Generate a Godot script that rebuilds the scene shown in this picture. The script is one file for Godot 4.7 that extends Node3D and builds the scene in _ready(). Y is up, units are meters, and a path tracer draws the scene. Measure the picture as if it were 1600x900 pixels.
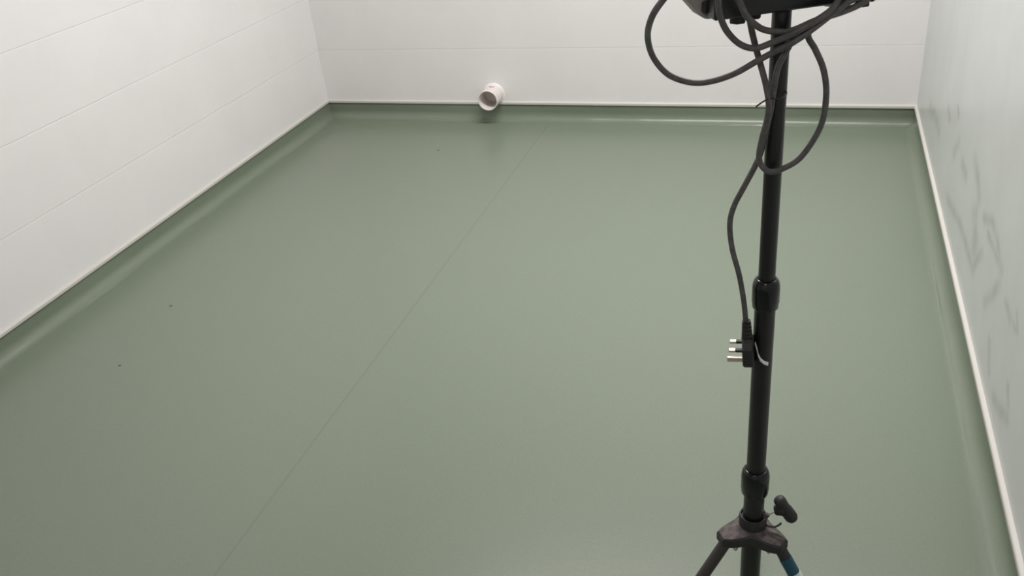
extends Node3D
# An empty room with white plastic wall cladding and a coved green vinyl floor,
# a black lamp tripod with its coiled flex in front. Metres, floor at y = 0.

const CAM_H := 1.4248
const LEFT := -2.2953
const RIGHT := 0.4378
const BACK := -3.9176
const FRONT := 1.6
const TOP := 2.5905
const SKIRT := 0.08
const STAND := Vector3(-0.0338, 0.0, -1.0995)
const POLE_LIFT := -0.02        # heights in the stand are measured from this far below the floor
const BAR_TURN := 0.4538

var M := {}
var taken := {}

func _ready():
	# ---- camera
	var cam := Camera3D.new()
	cam.name = "camera"
	cam.fov = 35.417
	cam.near = 0.02
	var fwd := Vector3(-0.2961, -0.4926, -0.8183).normalized()
	var rgt := Vector3(0.9526, -0.0895, -0.2908)
	rgt = (rgt - fwd * rgt.dot(fwd)).normalized()
	cam.transform = Transform3D(Basis(rgt, rgt.cross(fwd), -fwd), Vector3(0, CAM_H, 0))
	add_child(cam)
	cam.current = true
	# ---- environment and exposure
	var env := Environment.new()
	env.background_mode = Environment.BG_COLOR
	env.background_color = Color(0, 0, 0)
	env.tonemap_mode = Environment.TONE_MAPPER_LINEAR
	env.tonemap_exposure = 1.0
	env.sdfgi_enabled = true
	env.ssao_enabled = true
	env.ssil_enabled = true
	var we := WorldEnvironment.new()
	we.name = "environment"
	we.environment = env
	add_child(we)
	# ---- light: the ceiling panel
	ceiling_light(Vector3(-0.45, TOP, -2.55), 6.15, Vector2(1.5, 0.16), "long white batten light on the ceiling over the middle of the room")
	ceiling_light(Vector3(-0.25, TOP, 0.5), 0.7, Vector2(0.3, 0.3), "small square white light on the ceiling near the front wall")
	# ---- the room
	make_materials()
	make_floor()
	make_walls()
	make_skirting()
	# ---- things
	make_pipe()
	make_stand()
	make_floodlights()
	make_cable()
	make_flecks()

# ------------------------------------------------------------------ bookkeeping
func numbered(called: String) -> String:
	var n: int = taken.get(called, 0)
	taken[called] = n + 1
	return called if n == 0 else "%s_%03d" % [called, n]

func tag(o: Node, label: String, category: String, group := ""):
	o.set_meta("label", label)
	o.set_meta("category", category)
	if group != "":
		o.set_meta("group", group)

func thing(called: String, label: String, category: String, at := Vector3.ZERO, turn := 0.0, group := "") -> Node3D:
	var o := Node3D.new()
	o.name = numbered(called)
	add_child(o)
	o.position = at
	o.rotation.y = turn
	tag(o, label, category, group)
	return o

func setting(called: String) -> Node3D:
	var o := Node3D.new()
	o.name = called
	add_child(o)
	o.set_meta("kind", "structure")
	return o

func part(called: String, mesh: Mesh, mat: Material, parent: Node, at := Vector3.ZERO) -> MeshInstance3D:
	var o := MeshInstance3D.new()
	o.name = called
	o.mesh = mesh
	o.material_override = mat
	o.position = at
	o.cast_shadow = GeometryInstance3D.SHADOW_CASTING_SETTING_ON
	parent.add_child(o, true)
	return o

# ------------------------------------------------------------------ materials
func plain(c: Color, rough: float, metal := 0.0) -> StandardMaterial3D:
	var m := StandardMaterial3D.new()
	m.albedo_color = c
	m.roughness = rough
	m.metallic = metal
	return m

func noise_image(size: int, seed_: int, freq: float, octaves: int, lo: Color, hi: Color) -> ImageTexture:
	var n := FastNoiseLite.new()
	n.seed = seed_
	n.noise_type = FastNoiseLite.TYPE_SIMPLEX_SMOOTH
	n.frequency = freq
	n.fractal_octaves = octaves
	var src := n.get_seamless_image(size, size)
	var img := Image.create(size, size, false, Image.FORMAT_RGB8)
	for y in size:
		for x in size:
			img.set_pixel(x, y, lo.lerp(hi, src.get_pixel(x, y).r))
	return ImageTexture.create_from_image(img)

func bump_image(size: int, seed_: int, freq: float, octaves: int, strength: float) -> ImageTexture:
	var n := FastNoiseLite.new()
	n.seed = seed_
	n.frequency = freq
	n.fractal_octaves = octaves
	var img := n.get_seamless_image(size, size)
	img.convert(Image.FORMAT_RGBA8)
	img.bump_map_to_normal_map(strength)
	return ImageTexture.create_from_image(img)

func make_materials():
	# sage green safety vinyl with a fine fleck and a little unevenness in the sheet
	var v := plain(Color(1, 1, 1), 0.32)
	v.albedo_texture = noise_image(512, 11, 0.16, 3, Color(0.456, 0.498, 0.431), Color(0.484, 0.524, 0.457))
	v.uv1_triplanar = true
	v.uv1_world_triplanar = true
	v.uv1_scale = Vector3(1.6, 1.6, 1.6)
	v.normal_enabled = true
	v.normal_texture = bump_image(512, 5, 0.05, 4, 1.0)
	v.normal_scale = 0.12
	M.vinyl = v
	M.weld = plain(Color(0.440, 0.487, 0.420), 0.34)
	# white hygienic plastic cladding
	var w := plain(Color(1, 1, 1), 0.5)
	w.albedo_texture = noise_image(256, 3, 0.012, 3, Color(0.908, 0.900, 0.892), Color(0.922, 0.914, 0.906))
	w.uv1_triplanar = true
	w.uv1_world_triplanar = true
	w.uv1_scale = Vector3(0.7, 0.7, 0.7)
	M.cladding = w
	M.trim = plain(Color(0.81, 0.80, 0.77), 0.5)
	M.plaster = plain(Color(0.88, 0.875, 0.87), 0.8)
	M.slab = plain(Color(0.5, 0.5, 0.48), 0.9)
	M.pipe = plain(Color(0.90, 0.87, 0.85), 0.32)
	M.sealant = plain(Color(0.93, 0.92, 0.89), 0.35)
	M.ink = plain(Color(0.60, 0.42, 0.40), 0.6)
	# the stand
	M.black = plain(Color(0.115, 0.11, 0.12), 0.33)
	M.black_gloss = plain(Color(0.06, 0.06, 0.065), 0.17)
	M.black_matt = plain(Color(0.17, 0.165, 0.165), 0.55)
	var d := plain(Color(1, 1, 1), 0.75)
	d.albedo_texture = noise_image(256, 8, 0.03, 4, Color(0.22, 0.205, 0.198), Color(0.47, 0.43, 0.41))
	d.uv1_triplanar = true
	d.uv1_scale = Vector3(9, 9, 9)
	M.dusty = d
	M.leg = plain(Color(0.235, 0.215, 0.215), 0.42)
	M.teal = plain(Color(0.10, 0.30, 0.37), 0.45)
	M.white = plain(Color(0.86, 0.86, 0.85), 0.5)
	M.steel = plain(Color(0.78, 0.77, 0.74), 0.3, 0.9)
	M.housing = plain(Color(0.62, 0.60, 0.59), 0.5)
	M.rubber = rubber()
	M.glass = plain(Color(0.75, 0.77, 0.74), 0.2)
	M.pin = plain(Color(0.92, 0.87, 0.82), 0.3, 0.85)
	M.fleck = plain(Color(0.38, 0.41, 0.365), 0.8)

func rubber() -> StandardMaterial3D:
	var m := plain(Color(1, 1, 1), 0.5)
	m.albedo_texture = noise_image(256, 21, 0.05, 4, Color(0.27, 0.262, 0.26), Color(0.43, 0.417, 0.41))
	m.uv1_triplanar = true
	m.uv1_scale = Vector3(6, 6, 6)
	return m

# ------------------------------------------------------------------ shapes
func quad(st: SurfaceTool, a: Vector3, b: Vector3, c: Vector3, d: Vector3):
	# a b c d run clockwise seen from the front
	for p in [a, b, c, a, c, d]:
		st.add_vertex(p)

func begin(smooth := false) -> SurfaceTool:
	var st := SurfaceTool.new()
	st.begin(Mesh.PRIMITIVE_TRIANGLES)
	st.set_smooth_group(0 if smooth else -1)
	return st

func done(st: SurfaceTool) -> ArrayMesh:
	st.generate_normals()
	return st.commit()

# a box with its twelve edges chamfered by c
func chamfer_box(size: Vector3, c: float) -> ArrayMesh:
	var st := begin()
	add_chamfer_box(st, Transform3D.IDENTITY, size, c)
	return done(st)

func add_chamfer_box(st: SurfaceTool, xf: Transform3D, size: Vector3, c: float):
	var pts := PackedVector3Array()
	var h := size * 0.5
	for sx in [-1, 1]:
		for sy in [-1, 1]:
			for sz in [-1, 1]:
				pts.append(Vector3(sx * h.x, sy * (h.y - c), sz * (h.z - c)))
				pts.append(Vector3(sx * (h.x - c), sy * h.y, sz * (h.z - c)))
				pts.append(Vector3(sx * (h.x - c), sy * (h.y - c), sz * h.z))
	add_hull(st, xf, pts, chamfer_faces())

# faces of the chamfered box as indices into the 24 points: corner k has points 3k (x face), 3k+1 (y face), 3k+2 (z face)
func chamfer_faces() -> Array:
	var f := []
	for ax in 3:
		var u := (ax + 1) % 3
		var w := (ax + 2) % 3
		for s in 2:
			var l := []
			for q in [[0, 0], [1, 0], [1, 1], [0, 1]]:
				var k := [0, 0, 0]
				k[ax] = s
				k[u] = q[0]
				k[w] = q[1]
				l.append(3 * (4 * k[0] + 2 * k[1] + k[2]) + ax)
			f.append(l)
		# the edges that run along ax
		for q in [[0, 0], [1, 0], [1, 1], [0, 1]]:
			var k0 := [0, 0, 0]
			var k1 := [0, 0, 0]
			k0[u] = q[0]
			k0[w] = q[1]
			k1[u] = q[0]
			k1[w] = q[1]
			k1[ax] = 1
			var c0: int = 3 * (4 * k0[0] + 2 * k0[1] + k0[2])
			var c1: int = 3 * (4 * k1[0] + 2 * k1[1] + k1[2])
			f.append([c0 + u, c1 + u, c1 + w, c0 + w])
	for k in 8:
		f.append([3 * k, 3 * k + 1, 3 * k + 2])
	return f

# convex faces, turned so that each one looks away from the middle of the points
func add_hull(st: SurfaceTool, xf: Transform3D, pts: PackedVector3Array, faces: Array):
	var mid := Vector3.ZERO
	for p in pts:
		mid += p
	mid /= pts.size()
	for f in faces:
		var a: Vector3 = pts[f[0]]
		var nrm: Vector3 = (pts[f[1]] - a).cross(pts[f[2]] - a)
		var flip: bool = nrm.dot(a - mid) > 0.0
		for k in range(1, f.size() - 1):
			var tri := [pts[f[0]], pts[f[k]], pts[f[k + 1]]]
			if flip:
				tri = [tri[0], tri[2], tri[1]]
			for p in tri:
				st.add_vertex(xf * p)

# a convex or star-shaped outline (Vector2 list in x,y) drawn out from z0 to z1, the rim of the z1 end chamfered by c
func add_prism(st: SurfaceTool, xf: Transform3D, outline: Array, z0: float, z1: float, c := 0.0):
	var n := outline.size()
	var mid := Vector2.ZERO
	for p in outline:
		mid += p
	mid /= n
	var area := 0.0
	for i in n:
		area += outline[i].cross(outline[(i + 1) % n])
	var o := outline.duplicate()
	if area > 0.0:
		o.reverse()          # clockwise seen from +z
	var dir := signf(z1 - z0)
	var rings := [[z0, 0.0], [z1 - dir * c, 0.0]]
	if c > 0.0:
		rings = [[z0, c], [z0 + dir * c, 0.0], [z1 - dir * c, 0.0], [z1, c]]
	var pos := func(i: int, r: Array) -> Vector3:
		var p: Vector2 = o[i % n]
		var d: Vector2 = (p - mid)
		var q: Vector2 = p - d.normalized() * r[1]
		return xf * Vector3(q.x, q.y, r[0])
	for k in rings.size() - 1:
		for i in n:
			var a: Vector3 = pos.call(i, rings[k])
			var b: Vector3 = pos.call(i + 1, rings[k])
			var cc: Vector3 = pos.call(i + 1, rings[k + 1])
			var d2: Vector3 = pos.call(i, rings[k + 1])
			if dir > 0:
				quad(st, a, b, cc, d2)
			else:
				quad(st, d2, cc, b, a)
	for e in [0, rings.size() - 1]:
		var m3: Vector3 = xf * Vector3(mid.x, mid.y, rings[e][0])
		var up: bool = (e > 0) == (dir > 0)
		for i in n:
			var a: Vector3 = pos.call(i, rings[e])
			var b: Vector3 = pos.call(i + 1, rings[e])
			var tri := [m3, a, b] if up else [m3, b, a]
			for p in tri:
				st.add_vertex(p)

# a profile of [radius, height] turned about the y axis; corners sharper than 40 degrees stay crisp
func add_lathe(st: SurfaceTool, xf: Transform3D, prof: Array, seg := 40):
	var ns := []
	for i in prof.size() - 1:
		var d := Vector2(prof[i + 1][0] - prof[i][0], prof[i + 1][1] - prof[i][1])
		ns.append(Vector2(d.y, -d.x).normalized())
	for i in prof.size() - 1:
		var n0: Vector2 = ns[i]
		var n1: Vector2 = ns[i]
		if i > 0 and ns[i - 1].dot(ns[i]) > 0.76:
			n0 = (ns[i - 1] + ns[i]).normalized()
		if i < ns.size() - 1 and ns[i + 1].dot(ns[i]) > 0.76:
			n1 = (ns[i + 1] + ns[i]).normalized()
		for k in seg:
			var t0 := TAU * k / seg
			var t1 := TAU * (k + 1) / seg
			var v := []
			for e in [[i, t0, n0], [i, t1, n0], [i + 1, t1, n1], [i + 1, t0, n1]]:
				var r: float = prof[e[0]][0]
				var nn: Vector2 = e[2]
				v.append([xf * Vector3(sin(e[1]) * r, prof[e[0]][1], cos(e[1]) * r), (xf.basis * Vector3(sin(e[1]) * nn.x, nn.y, cos(e[1]) * nn.x)).normalized()])
			for q in [0, 2, 1, 0, 3, 2]:
				st.set_normal(v[q][1])
				st.add_vertex(v[q][0])

func lathe(prof: Array, seg := 40, xf := Transform3D.IDENTITY) -> ArrayMesh:
	var st := SurfaceTool.new()
	st.begin(Mesh.PRIMITIVE_TRIANGLES)
	add_lathe(st, xf, prof, seg)
	return st.commit()

# a y-axis frame standing at a and pointing to b
func along(a: Vector3, b: Vector3) -> Transform3D:
	var y := (b - a).normalized()
	var x := y.cross(Vector3.BACK if absf(y.z) < 0.9 else Vector3.RIGHT).normalized()
	return Transform3D(Basis(x, y, x.cross(y)), a)

func rod(a: Vector3, b: Vector3, r: float, c := 0.001, seg := 24) -> ArrayMesh:
	var l := a.distance_to(b)
	return lathe([[0.0, 0.0], [r - c, 0.0], [r, c], [r, l - c], [r - c, l], [0.0, l]], seg, along(a, b))

# a round cord through points, joined as a smooth curve
func smooth_path(pts: Array, steps: int) -> PackedVector3Array:
	var out := PackedVector3Array()
	for i in pts.size() - 1:
		var p0: Vector3 = pts[maxi(i - 1, 0)]
		var p3: Vector3 = pts[mini(i + 2, pts.size() - 1)]
		for k in steps:
			out.append(pts[i].cubic_interpolate(pts[i + 1], p0, p3, float(k) / steps))
	out.append(pts[pts.size() - 1])
	return out

func add_tube(st: SurfaceTool, path: PackedVector3Array, r: float, sides := 12):
	var n := path.size()
	var t := (path[1] - path[0]).normalized()
	var side := t.cross(Vector3.UP if absf(t.y) < 0.9 else Vector3.RIGHT).normalized()
	var ring0 := []
	for i in n:
		var tt := (path[mini(i + 1, n - 1)] - path[maxi(i - 1, 0)]).normalized()
		side = (side - tt * side.dot(tt)).normalized()
		var up := side.cross(tt)
		var ring := []
		for k in sides:
			var a := TAU * k / sides
			var nn := side * cos(a) + up * sin(a)
			ring.append([path[i] + nn * r, nn])
		if i > 0:
			for k in sides:
				var m := (k + 1) % sides
				for v in [ring0[k], ring0[m], ring[m], ring0[k], ring[m], ring[k]]:
					st.set_normal(v[1])
					st.add_vertex(v[0])
		for e in [0, n - 1]:
			if i == e:
				var nd := -tt if e == 0 else tt
				for k in sides:
					var m := (k + 1) % sides
					var tri := [path[i], ring[m][0], ring[k][0]] if e > 0 else [path[i], ring[k][0], ring[m][0]]
					for p in tri:
						st.set_normal(nd)
						st.add_vertex(p)
		ring0 = ring

func tube(path: PackedVector3Array, r: float, sides := 12) -> ArrayMesh:
	var st := SurfaceTool.new()
	st.begin(Mesh.PRIMITIVE_TRIANGLES)
	add_tube(st, path, r, sides)
	return st.commit()

# ------------------------------------------------------------------ light
func ceiling_light(at: Vector3, energy: float, size: Vector2, label: String):
	var t := thing("ceiling_light", label, "ceiling light", at, 0.0, "lights on the ceiling")
	var w := size.x
	var d := size.y
	part("body", chamfer_box(Vector3(w, 0.03, d), 0.004), plain(Color(0.9, 0.9, 0.9), 0.4), t, Vector3(0, -0.015, 0))
	var em := plain(Color(0.9, 0.9, 0.9), 0.5)
	em.emission_enabled = true
	em.emission = Color(1.0, 0.98, 0.99)
	em.emission_energy_multiplier = 1.0
	part("diffuser", chamfer_box(Vector3(w - 0.02, 0.03, d - 0.02), 0.012), em, t, Vector3(0, -0.045, 0))
	for s in [-1, 1]:
		part("end_cap", chamfer_box(Vector3(0.012, 0.036, d - 0.014), 0.004), plain(Color(0.9, 0.9, 0.9), 0.4), t, Vector3(s * (w / 2 - 0.005), -0.044, 0))
	var l := AreaLight3D.new()
	l.name = "lamp_light"
	l.area_size = Vector2(w - 0.03, d - 0.03)
	l.light_energy = energy
	l.light_color = Color(1.0, 0.98, 0.99)
	l.shadow_enabled = true
	l.set("area_range", 12.0)
	l.set("area_attenuation", 2.0)
	t.add_child(l)
	l.position = Vector3(0, -0.063, 0)
	l.rotation_degrees.x = -90

# ------------------------------------------------------------------ the room
func make_floor():
	var f := setting("floor")
	var l := FRONT - BACK
	var zc := (FRONT + BACK) / 2
	var seam := -1.134
	part("screed", chamfer_box(Vector3(RIGHT - LEFT + 0.3, 0.1, l + 0.3), 0.005), M.slab, f, Vector3((LEFT + RIGHT) / 2, -0.0535, zc))
	var a := seam - 0.0028 - LEFT
	part("vinyl_sheet", chamfer_box(Vector3(a, 0.0035, l), 0.0003), M.vinyl, f, Vector3(LEFT + a / 2, -0.00175, zc))
	var b := RIGHT - seam - 0.0028
	part("vinyl_sheet", chamfer_box(Vector3(b, 0.0035, l), 0.0003), M.vinyl, f, Vector3(RIGHT - b / 2, -0.00175, zc))
	part("weld_seam", chamfer_box(Vector3(0.0058, 0.003, l), 0.0002), M.weld, f, Vector3(seam, -0.0016, zc))

# one long cladding plank, bevelled along its edges; its face looks along +z, its length runs along x
func plank(length: float, height: float) -> ArrayMesh:
	var st := begin()
	var h := height / 2 - 0.0002
	var o := [Vector2(-0.008, -h), Vector2(-0.0006, -h), Vector2(0, -h + 0.0025), Vector2(0, h - 0.0025), Vector2(-0.0006, h), Vector2(-0.008, h)]
	# outline lies in (depth, height); turned so that depth becomes z and the prism axis x
	add_prism(st, Transform3D(Basis(Vector3(0, 0, 1), Vector3(0, 1, 0), Vector3(-1, 0, 0)), Vector3.ZERO), o, -length / 2, length / 2)
	return done(st)

func clad(wall: Node3D, length: float, at: Vector3, turn: float):
	var holder := Transform3D(Basis(Vector3.UP, turn), at)
	var first := plank(length, 0.3405 - SKIRT - 0.012)
	var other := plank(length, 0.25)
	var o := part("panel", first, M.cladding, wall)
	o.transform = holder * Transform3D(Basis.IDENTITY, Vector3(0, (0.3405 + SKIRT + 0.012) / 2, 0))
	for k in 9:
		var p := part("panel", other, M.cladding, wall)
		p.transform = holder * Transform3D(Basis.IDENTITY, Vector3(0, 0.3405 + 0.25 * (k + 0.5), 0))

func make_walls():
	var l := FRONT - BACK
	var w := RIGHT - LEFT
	var zc := (FRONT + BACK) / 2
	var xc := (LEFT + RIGHT) / 2
	var wl := setting("wall_left")
	part("masonry", chamfer_box(Vector3(0.12, TOP + 0.1, l + 0.24), 0.003), M.plaster, wl, Vector3(LEFT - 0.068, TOP / 2, zc))
	clad(wl, l, Vector3(LEFT, 0, zc), PI / 2)
	var wb := setting("wall_back")
	part("masonry", chamfer_box(Vector3(w, TOP + 0.1, 0.12), 0.003), M.plaster, wb, Vector3(xc, TOP / 2, BACK - 0.068))
	clad(wb, w, Vector3(xc, 0, BACK), 0.0)
	var wf := setting("wall_front")
	part("masonry", chamfer_box(Vector3(w, TOP + 0.1, 0.12), 0.003), M.plaster, wf, Vector3(xc, TOP / 2, FRONT + 0.068))
	clad(wf, w, Vector3(xc, 0, FRONT), PI)
	# the right wall is one smooth sheet with grey smears wiped over its lower half
	var wr := setting("wall_right")
	part("masonry", chamfer_box(Vector3(0.12, TOP + 0.1, l + 0.24), 0.003), M.plaster, wr, Vector3(RIGHT + 0.069, TOP / 2, zc))
	var st := SurfaceTool.new()
	st.begin(Mesh.PRIMITIVE_TRIANGLES)
	var y0 := SKIRT + 0.012
	var face := [[Vector3(RIGHT, TOP, BACK), Vector2(0, 0)], [Vector3(RIGHT, TOP, FRONT), Vector2(1, 0)], [Vector3(RIGHT, y0, FRONT), Vector2(1, 1)], [Vector3(RIGHT, y0, BACK), Vector2(0, 1)]]
	for side in [0, 1]:
		var order := [0, 1, 2, 0, 2, 3] if side == 0 else [0, 2, 1, 0, 3, 2]
		for k in order:
			st.set_normal(Vector3(-1 if side == 0 else 1, 0, 0))
			st.set_uv(face[k][1])
			st.add_vertex(face[k][0] + Vector3(0.008 * side, 0, 0))
	for k in 4:
		var a: Vector3 = face[k][0]
		var b: Vector3 = face[(k + 1) % 4][0]
		var nrm := (b - a).cross(Vector3.RIGHT).normalized() * -1.0
		for p in [a, b, b + Vector3(0.008, 0, 0), a, b + Vector3(0.008, 0, 0), a + Vector3(0.008, 0, 0)]:
			st.set_normal(nrm)
			st.set_uv(Vector2(0.5, 0.02))
			st.add_vertex(p)
	part("sheet", st.commit(), smeared_sheet(y0), wr)
	var c := setting("ceiling")
	part("ceiling_board", chamfer_box(Vector3(w + 0.26, 0.1, l + 0.26), 0.003), M.plaster, c, Vector3(xc, TOP + 0.05, zc))

# the print of the right wall: pale sheet, grey smears at their places, [half width, z, y, z, y, ...]
func smeared_sheet(y0: float) -> StandardMaterial3D:
	var smears := [[0.0139, -2.475, 0.428, -2.401, 0.411, -2.35, 0.39], [0.0056, -2.358, 0.386, -2.338, 0.34], [0.0179, -2.357, 0.325, -2.303, 0.293, -2.297, 0.257], [0.0103, -2.82, 0.168, -2.541, 0.216, -2.37, 0.221, -2.266, 0.223], [0.0092, -2.266, 0.223, -2.239, 0.262, -2.195, 0.303], [0.0094, -2.24, 0.377, -2.145, 0.416, -2.065, 0.408, -1.976, 0.381, -1.962, 0.353, -2.005, 0.298, -2.07, 0.238], [0.0077, -2.166, 0.372, -2.057, 0.376, -1.966, 0.38], [0.0159, -3.49, 0.226, -3.348, 0.249, -3.211, 0.251], [0.0111, -2.781, 0.37, -2.826, 0.316], [0.0119, -2.657, 0.35, -2.579, 0.348], [0.009, -3.067, 0.369, -3.011, 0.357], [0.0079, -2.886, 0.436, -2.856, 0.426], [0.0075, -1.855, 0.354, -1.812, 0.345], [0.0057, -1.77, 0.387, -1.745, 0.364], [0.0077, -1.945, 0.206, -1.898, 0.158], [0.0102, -1.806, 0.147, -1.757, 0.161, -1.686, 0.19], [0.0066, -1.718, 0.24, -1.692, 0.218], [0.0058, -1.877, 0.35, -1.768, 0.357]]
	var n := FastNoiseLite.new()
	n.seed = 4
	n.frequency = 0.012
	n.fractal_octaves = 4
	var wpx := 1840
	var hpx := 832
	var mx := wpx / (FRONT - BACK)
	var my := hpx / (TOP - y0)
	var img := Image.create(wpx, hpx, false, Image.FORMAT_RGB8)
	var base := Color(0.830, 0.845, 0.832)
	var dirt := Color(0.66, 0.68, 0.65)
	for y in hpx:
		for x in wpx:
			var v := n.get_noise_2d(x, y) * 0.02
			img.set_pixel(x, y, Color(base.r + v, base.g + v, base.b + v))
	var fine := FastNoiseLite.new()
	fine.seed = 9
	fine.frequency = 0.03
	for s in smears:
		var r: float = s[0] * 1.1
		for k in range(1, s.size() - 3, 2):
			var a := Vector2(s[k], s[k + 1])
			var b := Vector2(s[k + 2], s[k + 3])
			var x0 := int((minf(a.x, b.x) - 6 * r - BACK) * mx)
			var x1 := int((maxf(a.x, b.x) + 6 * r - BACK) * mx)
			var yy0 := int((TOP - maxf(a.y, b.y) - 4 * r) * my)
			var yy1 := int((TOP - minf(a.y, b.y) + 4 * r) * my)
			for y in range(maxi(yy0, 0), mini(yy1, hpx)):
				for x in range(maxi(x0, 0), mini(x1, wpx)):
					var p := Vector2(BACK + x / mx, TOP - y / my)
					var q := Geometry2D.get_closest_point_to_segment(p, a, b)
					var d := Vector2((p.x - q.x) * 0.6, p.y - q.y).length() / r
					var amount := exp(-d * d * 0.45) * (0.46 + fine.get_noise_2d(x, y) * 0.35)
					var old := img.get_pixel(x, y)
					var want := base.lerp(dirt, amount)
					if want.g < old.g:
						img.set_pixel(x, y, want)
	var m := plain(Color(1, 1, 1), 0.35)
	m.albedo_texture = ImageTexture.create_from_image(img)
	return m

# the vinyl turned up at the walls: a swept profile [distance from wall, height], mitred in the corners
func sweep_wall(prof: Array, a: Vector3, b: Vector3, inward: Vector3, wave: float, seed_: int, pieces: int) -> ArrayMesh:
	var st := begin(true)
	var n := FastNoiseLite.new()
	n.seed = seed_
	n.frequency = 1.3
	var dir := (b - a).normalized()
	var l := a.distance_to(b)
	var pos := func(i: int, k: int) -> Vector3:
		var d: float = prof[i][0]
		var s := lerpf(d, l - d, float(k) / pieces)
		var lift: float = n.get_noise_1d(s) * wave * prof[i][2]
		return a + dir * s + inward * (d + lift) + Vector3(0, prof[i][1] + lift * 0.6, 0)
	var flip := dir.cross(Vector3.UP).dot(inward) > 0.0
	for i in prof.size() - 1:
		st.set_smooth_group(prof[i][3])
		for k in pieces:
			var p0: Vector3 = pos.call(i, k)
			var p1: Vector3 = pos.call(i, k + 1)
			var p2: Vector3 = pos.call(i + 1, k + 1)
			var p3: Vector3 = pos.call(i + 1, k)
			if flip:
				quad(st, p0, p1, p2, p3)
			else:
				quad(st, p0, p3, p2, p1)
	return done(st)

func make_skirting():
	# distance from the wall, height, how far it wavers, smooth group
	var prof := [[0.0, SKIRT, 0.0, 1]]
	prof.append([0.0035, SKIRT, 0.0, 2])
	prof.append([0.0035, SKIRT - 0.02, 0.2, 2])
	var r := 0.040
	for k in 13:
		var t := PI / 2 * k / 12.0
		prof.append([0.0035 + r - r * cos(t), 0.0002 + r - r * sin(t), 1.0 if k < 10 else 0.0, 2])
	prof.append([0.0035 + r + 0.03, -0.0008, 0.0, 2])
	# a white capping strip over the edge of the vinyl
	var cap := [[0.0, SKIRT - 0.001, 0.0, 1], [0.0092, SKIRT - 0.001, 0.0, 2], [0.0094, SKIRT + 0.008, 0.0, 3], [0.0074, SKIRT + 0.0105, 0.0, 4], [-0.001, SKIRT + 0.0135, 0.0, 5]]
	var c := [Vector3(LEFT, 0, FRONT), Vector3(LEFT, 0, BACK), Vector3(RIGHT, 0, BACK), Vector3(RIGHT, 0, FRONT)]
	var sides := ["left", "back", "right", "front"]
	var inw := [Vector3.RIGHT, Vector3.BACK, Vector3.LEFT, Vector3.FORWARD]
	for k in 4:
		var a: Vector3 = c[k]
		var b: Vector3 = c[(k + 1) % 4]
		var o := part("baseboard_" + sides[k], sweep_wall(prof, a, b, inw[k], 0.008, 30 + k, 110), M.vinyl, self)
		o.set_meta("kind", "structure")
		var t := part("trim_%d" % (k + 1), sweep_wall(cap, a, b, inw[k], 0.0, 1, 8), M.trim, self)
		t.set_meta("kind", "structure")

# ------------------------------------------------------------------ the pipe in the back wall
func make_pipe():
	var t := thing("waste_pipe", "short open white plastic pipe sticking out of the back wall above green skirting", "pipe", Vector3(-1.407, 0.126, BACK))
	var R := 0.047
	var L := 0.098
	var xf := Transform3D(Basis(Vector3.RIGHT, PI / 2), Vector3.ZERO)
	part("tube", lathe([[R - 0.0035, 0.0], [R - 0.0035, 0.0], [R, 0.0], [R, L - 0.001], [R - 0.001, L], [R - 0.0028, L], [R - 0.0036, L - 0.001], [R - 0.0036, 0.001], [0.0, 0.001]], 56, xf), M.pipe, t)
	part("sealant_ring", lathe([[R - 0.001, 0.006], [R + 0.002, 0.004], [R + 0.005, 0.0015], [R + 0.007, 0.0]], 48, xf), M.sealant, t)
	# a few printed dashes on top of the tube
	var st := begin()
	for k in 3:
		var a := -0.1 + k * 0.17
		var b := Basis(Vector3.BACK, -a)
		add_chamfer_box(st, Transform3D(b, b * Vector3(0, R, 0) + Vector3(0, 0, 0.035 + 0.006 * (k % 2))), Vector3(0.006, 0.0006, 0.012), 0.0001)
	part("printed_mark", done(st), M.ink, t)

func make_flecks():
	var rng := RandomNumberGenerator.new()
	rng.seed = 77
	var spots := [[Vector3(-1.9009, 0, -1.7520), 0.0055, "dark speck of dirt on green floor, nearest the lower left corner"], [Vector3(-1.9608, 0, -2.0909), 0.0055, "dark speck of dirt on green floor, farther up beside left skirting"], [Vector3(-1.5510, 0, -3.5100), 0.006, "small dark speck of dirt on green floor near the wall pipe"]]
	for s in spots:
		var pr := begin()
		var o := []
		for k in 9:
			var a := TAU * k / 9
			o.append(Vector2(cos(a) * 1.2, sin(a) * 0.8) * s[1] * rng.randf_range(0.65, 1.05))
		add_prism(pr, Transform3D(Basis(Vector3.RIGHT, -PI / 2), Vector3.ZERO), o, 0.0, 0.0014, 0.0005)
		var f := part(numbered("dirt_speck"), done(pr), M.fleck, self, s[0])
		tag(f, s[2], "dirt", "specks of dirt on the floor")

# ------------------------------------------------------------------ the lamp tripod
func stand_turn() -> float:
	return atan2(-STAND.x, -STAND.z)

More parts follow.
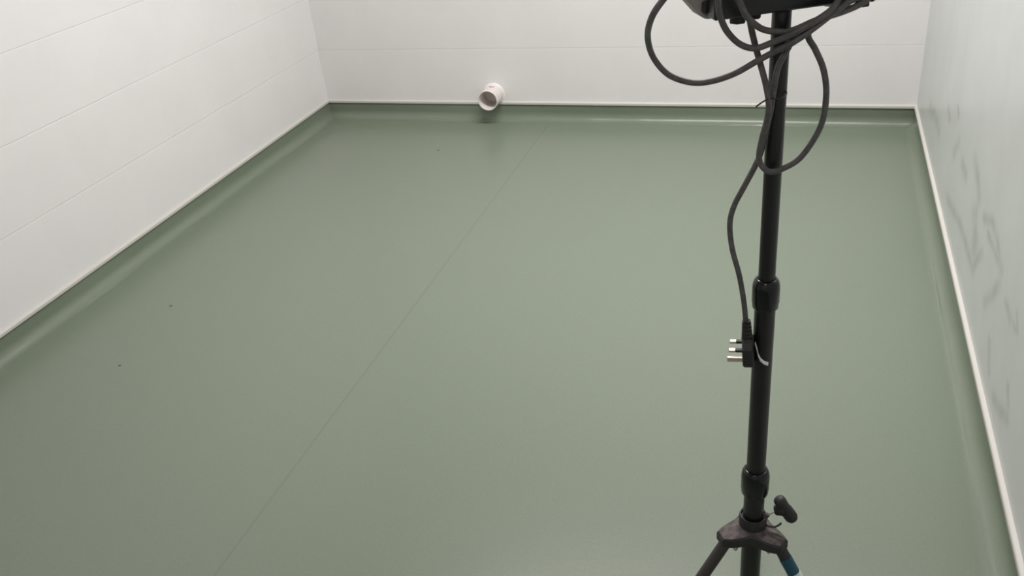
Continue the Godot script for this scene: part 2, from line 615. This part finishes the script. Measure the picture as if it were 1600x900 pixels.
func make_stand():
	var t := thing("tripod_stand", "black telescopic tripod stand with T-bar in front of white wall", "tripod", STAND + Vector3(0, POLE_LIFT, 0), stand_turn())
	# three telescoping tubes
	part("upper_tube", rod(Vector3(0, 0.80, 0), Vector3(0, 1.183, 0), 0.0112, 0.0008, 36), M.black, t)
	part("middle_tube", rod(Vector3(0, 0.47, 0), Vector3(0, 0.80, 0), 0.0141, 0.0008, 36), M.black, t)
	part("lower_tube", rod(Vector3(0, 0.10, 0), Vector3(0, 0.47, 0), 0.0157, 0.0008, 36), M.black, t)
	part("collar", lathe(collar_profile(0.0185, 0.0145, 0.0116, 0.045), 48), M.black_gloss, t, Vector3(0, 0.783, 0))
	part("collar", lathe(collar_profile(0.0213, 0.0161, 0.0145, 0.047), 48), M.black_gloss, t, Vector3(0, 0.447, 0))
	# hub: a ring over a three-armed bracket
	part("hub_ring", lathe([[0.0162, 0.0], [0.0215, 0.0], [0.0215, 0.019], [0.0205, 0.0215], [0.0190, 0.0215], [0.0180, 0.017], [0.0158, 0.0165]], 48), M.black_matt, t, Vector3(0, 0.379, 0))
	part("bracket_top", hub_mesh([0, 6]), M.dusty, t)
	part("bracket_skirt", hub_mesh([1, 2, 3, 4, 5]), M.black_matt, t)
	var az := [deg_to_rad(-56), deg_to_rad(62), deg_to_rad(180)]
	for k in 3:
		var d := Vector3(sin(az[k]), 0, cos(az[k]))
		var a := d * 0.046 + Vector3(0, 0.361, 0)
		var b := d * 0.275 + Vector3(0, 0.032, 0)
		var u := (b - a).normalized()
		var leg := part("leg", rod(a, b, 0.0094, 0.001, 24), M.leg if k != 1 else M.black_matt, t)
		part("rubber_foot", lathe([[0.0, 0.0], [0.013, 0.0], [0.0145, 0.004], [0.0135, 0.03], [0.0098, 0.034]], 24, Transform3D(Basis(Quaternion(Vector3.UP, (-u).slerp(Vector3.UP, 0.6).normalized())), b - Vector3(0, 0.012, 0) + Vector3(0, 0.002, 0))), M.black_matt, leg)
		# pivot rivet under the bracket, on the side towards the pole
		var rv := d * 0.033 + Vector3(0, 0.3440, 0)
		var s := d.cross(Vector3.UP)
		part("rivet", rod(rv - s * 0.008, rv + s * 0.008, 0.0036, 0.001, 16), M.steel, leg)
		if k == 1:
			leg.set_meta("label", "black leg with teal tape and a white label")
			part("teal_tape", lathe([[0.0095, 0.0], [0.0101, 0.0], [0.0101, 0.075], [0.0095, 0.075]], 28, along(a + u * 0.022, b)), M.teal, leg)
			part("paper_label", lathe([[0.0102, 0.0], [0.0107, 0.0], [0.0107, 0.022], [0.0102, 0.022]], 28, along(a + u * 0.050, b)), M.white, leg)
			part("printed_mark", lathe([[0.0107, 0.0], [0.0109, 0.0], [0.0109, 0.0035], [0.0107, 0.0035]], 28, along(a + u * 0.061, b)), M.fleck, leg)
		# brace down to the foot of the pole
		var br0 := d * 0.020 + Vector3(0, 0.13, 0)
		var br1 := a.lerp(b, 0.52)
		part("brace", rod(br0, br1, 0.004, 0.0008, 12), M.black_matt, t)
	part("lower_bracket", lathe([[0.0158, 0.0], [0.022, 0.0], [0.022, 0.026], [0.0158, 0.026]], 36), M.black_matt, t, Vector3(0, 0.118, 0))
	part("end_cap", lathe([[0.0, 0.0], [0.0155, 0.0], [0.017, 0.002], [0.017, 0.016], [0.0158, 0.017]], 36), M.black_matt, t, Vector3(0, 0.088, 0))
	# wing knob on its bolt, a wire clip below it
	var kb := part("wing_knob", knob_mesh(), M.black_matt, t)
	part("bolt", rod(Vector3(0.0190, 0.4010, 0.002), Vector3(0.034, 0.4115, 0.0), 0.0014, 0.0003, 12), M.steel, kb)
	part("lug", rod(Vector3(0.0150, 0.3970, 0.002), Vector3(0.0225, 0.4050, 0.002), 0.0042, 0.001, 16), M.dusty, t)
	part("wire_clip", tube(smooth_path([Vector3(0.019, 0.3900, 0.01), Vector3(0.026, 0.3875, 0.01), Vector3(0.034, 0.3865, 0.008), Vector3(0.040, 0.3895, 0.006), Vector3(0.0425, 0.3925, 0.005)], 5), 0.0016, 8), M.black_matt, t)
	# T-bar on top with the nuts of the lamp brackets under it
	var turn := Basis(Vector3.UP, BAR_TURN)
	var bar := part("cross_bar", chamfer_box(Vector3(0.190, 0.026, 0.026), 0.002), M.black, t, turn * Vector3(0.008, 1.1965, 0))
	bar.basis = turn
	var ec := part("bar_cap", chamfer_box(Vector3(0.007, 0.030, 0.029), 0.002), M.black_matt, t, turn * Vector3(0.1050, 1.1955, 0))
	ec.basis = turn
	for q in [[-0.0537, 0.0100, 0.0085], [-0.0316, 0.0055, 0.0065], [0.1000, 0.0085, 0.0095]]:
		part("nut", lathe([[0.0, -q[2]], [q[1] - 0.001, -q[2]], [q[1], 0.0015 - q[2]], [q[1], 0.001], [0.0, 0.001]], 6 if q[1] > 0.008 else 20), M.black_matt, t, turn * Vector3(q[0], 1.1835, 0.0))

func collar_profile(r: float, r_low: float, r_top: float, h: float) -> Array:
	var p := [[r_low, 0.0], [r - 0.0018, 0.0], [r - 0.001, 0.001], [r - 0.001, 0.006], [r, 0.009]]
	p.append([r, h - 0.016])
	for k in range(1, 9):
		var a := PI / 2 * k / 8.0
		p.append([r - 0.0062 + 0.0062 * cos(a), h - 0.016 + 0.016 * sin(a)])
	p.append([r_top, h])
	return p

# three-armed sheet bracket: top slopes down to the lugs, skirts hang over the legs
func hub_mesh(faces: Array) -> ArrayMesh:
	var st := begin()
	var ring := []        # angle, reach, height of the top, depth of the skirt
	for k in 36:
		var a := TAU * k / 36.0 + deg_to_rad(180)
		var m := fposmod(a - deg_to_rad(180), TAU / 3)
		m = minf(m, TAU / 3 - m) / (TAU / 6)        # 0 on an arm, 1 between two arms
		var reach := 0.0570 / cos(m * PI / 3) if m < 0.2 else lerpf(0.0285, 0.0570, pow(1.0 - (m - 0.2) / 0.8, 2.0))
		ring.append([a, reach, lerpf(0.3725, 0.379, m), lerpf(0.015, 0.021, m)])
	var inner := 0.0175
	for k in 36:
		var e: Array = ring[k]
		var f: Array = ring[(k + 1) % 36]
		var de := Vector3(sin(e[0]), 0, cos(e[0]))
		var df := Vector3(sin(f[0]), 0, cos(f[0]))
		var rows := []
		for v in [[e, de], [f, df]]:
			var q: Array = v[0]
			var d: Vector3 = v[1]
			rows.append([d * inner + Vector3(0, 0.382, 0), d * (q[1] - 0.003) + Vector3(0, q[2], 0), d * q[1] + Vector3(0, q[2] - 0.003, 0), d * q[1] + Vector3(0, q[2] - q[3], 0), d * (q[1] - 0.0025) + Vector3(0, q[2] - q[3], 0), d * (q[1] - 0.004) + Vector3(0, q[2] - 0.005, 0), d * inner + Vector3(0, 0.375, 0)])
		for i in faces:
			var j: int = (i + 1) % 7
			quad(st, rows[0][i], rows[0][j], rows[1][j], rows[1][i])
	return done(st)

func knob_mesh() -> ArrayMesh:
	var st := SurfaceTool.new()
	st.begin(Mesh.PRIMITIVE_TRIANGLES)
	var a := Vector3(0.0365, 0.4375, 0.0)
	var b := Vector3(0.0590, 0.4000, 0.0)
	var mid := (a + b) / 2
	var l := a.distance_to(b)
	var xf := along(a, b)
	# two wings that swell to rounded ends
	add_lathe(st, xf, [[0.0, -0.003], [0.0055, -0.0025], [0.0085, 0.000], [0.0095, 0.004], [0.0090, 0.011], [0.0086, l * 0.4], [0.0098, l * 0.5], [0.0100, l * 0.6], [0.0104, l - 0.009], [0.0102, l - 0.003], [0.0078, l + 0.002], [0.0045, l + 0.0035], [0.0, l + 0.004]], 20)
	var tip := Vector3(0.0320, 0.4130, 0.0)
	add_lathe(st, along(mid, tip), [[0.0125, 0.0], [0.0115, 0.004], [0.0095, 0.009], [0.0080, mid.distance_to(tip) - 0.001], [0.0070, mid.distance_to(tip)], [0.0, mid.distance_to(tip)]], 20)
	return st.commit()

# ------------------------------------------------------------------ the two lamp heads, seen from behind
func make_floodlights():
	var b := Basis(Vector3.UP, stand_turn() + BAR_TURN)
	floodlight(STAND + b * Vector3(-0.048, POLE_LIFT + 1.1790, -0.015), stand_turn() + BAR_TURN, "grey floodlight head bolted on left end of the T-bar")
	floodlight(STAND + b * Vector3(0.102, POLE_LIFT + 1.1735, -0.015), stand_turn() + BAR_TURN, "grey floodlight head above the right end of the T-bar")

func floodlight(at: Vector3, turn: float, label: String):
	var t := thing("floodlight", label, "lamp", at, turn, "floodlight heads on the tripod")
	var o := [Vector2(-0.034, 0), Vector2(-0.0385, 0.001), Vector2(-0.043, 0.004), Vector2(-0.074, 0.040), Vector2(-0.074, 0.13), Vector2(-0.060, 0.145), Vector2(0.060, 0.145), Vector2(0.074, 0.13), Vector2(0.074, 0.040), Vector2(0.043, 0.004), Vector2(0.0385, 0.001), Vector2(0.034, 0)]
	var st := begin()
	add_prism(st, Transform3D.IDENTITY, o, -0.032, 0.0, 0.003)
	part("housing", done(st), M.housing, t)
	var fin := chamfer_box(Vector3(0.003, 0.08, 0.012), 0.0008)
	for k in 9:
		part("cooling_fin", fin, M.housing, t, Vector3(-0.05 + 0.0125 * k, 0.095, 0.005))
	part("junction_box", chamfer_box(Vector3(0.030, 0.014, 0.008), 0.002), M.black_matt, t, Vector3(-0.029, 0.0155, 0.003))
	var rim := begin()
	var o2 := []
	for p in o:
		o2.append(Vector2(0, 0.073) + (p - Vector2(0, 0.073)) * 0.97)
	add_prism(rim, Transform3D.IDENTITY, o2, -0.037, -0.031, 0.001)
	part("front_rim", done(rim), M.black_matt, t)
	part("lens", chamfer_box(Vector3(0.12, 0.10, 0.004), 0.001), M.glass, t, Vector3(0, 0.085, -0.0375))
	for s in [-1, 1]:
		part("bracket_arm", chamfer_box(Vector3(0.003, 0.06, 0.018), 0.001), M.black_matt, t, Vector3(s * 0.0755, 0.085, -0.015))

# ------------------------------------------------------------------ the flex and its plug
func make_cable():
	var t := thing("power_cable", "black rubber cable looped around the tripod pole, with a three pin plug", "cable", STAND + Vector3(0, POLE_LIFT, 0), stand_turn())
	# tenths of a millimetre from the foot of the pole: x, height, distance in front of the pole
	# first the coil that comes from the lamps, then the run down to the plug
	for raw in [[-494, 12141, 587, -436, 12027, 577, -364, 11882, 533, -210, 11707, 362, -14, 11636, 243, 139, 11649, 222, 376, 11731, 144, 672, 11783, -19, 877, 11851, -132, 1036, 11972, -264, 1120, 12127, -422, 983, 12225, -560, 765, 12172, -261, 637, 12009, 38, 538, 11854, 144, 353, 11746, 261, 140, 11635, 309, -78, 11532, 287, -273, 11469, 300, -443, 11539, 366, -582, 11730, 530, -650, 11963, 747, -672, 12135, 779, -692, 12273, 729, -786, 12424, 598, -945, 12407, 583, -1107, 12300, 690, -1255, 12170, 852, -1372, 11999, 932, -1471, 11689, 550, -1439, 11384, 320, -1259, 11173, 320, -994, 11077, 320, -755, 11091, 320, -492, 11181, 320, -252, 11316, 300, -58, 11414, 260, 147, 11528, 287, 359, 11668, 232, 544, 11792, 121, 713, 11910, 43, 834, 12065, -93, 874, 12213, -211, 946, 12114, -343, 851, 11960, -220, 671, 11827, -78, 483, 11721, 27, 336, 11629, 79, 309, 11524, 69, 398, 11367, 40, 507, 11130, 60, 558, 10828, 80, 520, 10462, 120, 324, 10097, 180, 108, 9952, 225, -34, 9911, 225, -137, 9980, 200, -174, 10114, 200, -146, 10356, 223, -97, 10613, 259, -92, 10815, 270, -140, 11041, 248, -209, 11259, 210, -268, 11442, 190, -327, 11672, 217, -368, 11817, 62, -397, 11994, -123, -431, 12124, -126],
		[803, 12083, -179, 715, 11953, -78, 532, 11805, 27, 291, 11667, 167, 144, 11576, 193, 102, 11454, 177, 44, 11341, 195, -12, 11199, 220, -42, 10952, 215, -66, 10698, 205, -101, 10479, 180, -130, 10259, 120, -168, 10070, 90, -230, 9894, 80, -338, 9646, 80, -457, 9365, 80, -501, 9116, 100, -461, 8770, 120, -356, 8380, 140, -284, 7986, 140, -247, 7682, 140, -238, 7557, 140]]:
		var pts := []
		for k in range(0, raw.size(), 3):
			pts.append(Vector3(raw[k], raw[k + 1], raw[k + 2]) * 0.0001)
		part("cord", tube(smooth_path(pts, 7), 0.0037, 14), M.rubber, t)
	plug(t)
	var tie := thing("cable_tie", "thin black cable tie holding two strands of cable against the pole", "cable tie", STAND + Vector3(0, POLE_LIFT, 0), stand_turn())
	var loop := []
	for k in 17:
		var a := TAU * k / 16.0
		loop.append(Vector3(-0.0012 + sin(a) * 0.0120, 1.0870, 0.0095 + cos(a) * 0.0215))
	part("band", tube(smooth_path(loop, 3), 0.0009, 8), M.black_matt, tie)
	part("tail", tube(smooth_path([Vector3(-0.010, 1.087, 0.0305), Vector3(-0.0165, 1.0830, 0.031), Vector3(-0.0235, 1.0775, 0.031)], 4), 0.0010, 8), M.black_matt, tie)

func plug(t: Node3D):
	var w0 := 0.014
	var face := -0.0300        # the pins leave this face, towards -x
	var o := [Vector2(-0.0165, -0.022), Vector2(-0.014, -0.0265), Vector2(-0.009, -0.0285), Vector2(0.009, -0.0285), Vector2(0.014, -0.0265), Vector2(0.0165, -0.022), Vector2(0.0185, -0.004), Vector2(0.018, 0.004), Vector2(0.011, 0.012), Vector2(0.007, 0.015), Vector2(-0.007, 0.015), Vector2(-0.011, 0.012), Vector2(-0.018, 0.004), Vector2(-0.0185, -0.004)]
	var st := begin()
	# outline in (depth, height), thickness along x
	add_prism(st, Transform3D(Basis(Vector3(0, 0, -1), Vector3(0, 1, 0), Vector3(1, 0, 0)), Vector3(face, 0.7255, w0)), o, 0.0, 0.0155, 0.002)
	var body := part("plug", done(st), M.black_matt, t)
	var pivot := Vector3(-0.0235, 0.765, w0)
	var lean := Basis(Vector3.BACK, deg_to_rad(4.0))
	body.transform = Transform3D(lean, pivot - lean * pivot)
	var sr := SurfaceTool.new()
	sr.begin(Mesh.PRIMITIVE_TRIANGLES)
	var prof := [[0.0, 0.0], [0.0078, 0.0]]
	for k in 5:
		prof.append_array([[0.0078 - k * 0.0004, k * 0.006 + 0.0005], [0.0078 - k * 0.0004, k * 0.006 + 0.0042], [0.0064 - k * 0.0003, k * 0.006 + 0.0045], [0.0064 - k * 0.0003, k * 0.006 + 0.0058]])
	prof.append_array([[0.0058, 0.031], [0.0037, 0.0315]])
	add_lathe(sr, Transform3D(Basis.IDENTITY, Vector3(-0.0235, 0.7365, w0)), prof, 24)
	part("strain_relief", sr.commit(), M.black_matt, body)
	for s in [-1, 1]:
		var c := Vector3(face, 0.7255, w0 + s * 0.0111)
		var pin := part("pin", chamfer_box(Vector3(0.0095, 0.0042, 0.0064), 0.0008), M.pin, body, c + Vector3(-0.0135, 0, 0))
		pin.set_meta("label", "metal pin with black sleeve")
		part("sleeve", chamfer_box(Vector3(0.0098, 0.0040, 0.0062), 0.0006), M.black_matt, body, c + Vector3(-0.0042, 0, 0))
	part("earth_pin", chamfer_box(Vector3(0.0225, 0.0085, 0.0042), 0.001), M.pin, body, Vector3(face - 0.0110, 0.7255 - 0.0222, w0))
	# a curled white tag stuck on the back of the plug
	var tag_st := begin(true)
	var path := [Vector2(-0.0125, 0.022), Vector2(-0.0105, 0.012), Vector2(-0.0090, 0.002), Vector2(-0.0060, -0.006), Vector2(-0.001, -0.011), Vector2(0.004, -0.0125)]
	for side in [0.0, 0.0006]:
		for k in path.size() - 1:
			var p: Vector2 = path[k] + Vector2(side, side)
			var q: Vector2 = path[k + 1] + Vector2(side, side)
			var wa := 0.0036 + 0.0001 * k
			var wb := 0.0036 + 0.0001 * (k + 1)
			quad(tag_st, Vector3(p.x, 0.7185 + p.y, 0.0290 - wa), Vector3(p.x, 0.7185 + p.y, 0.0290 + wa), Vector3(q.x, 0.7185 + q.y, 0.0290 + wb), Vector3(q.x, 0.7185 + q.y, 0.0290 - wb))
	part("white_tag", done(tag_st), M.white, body)
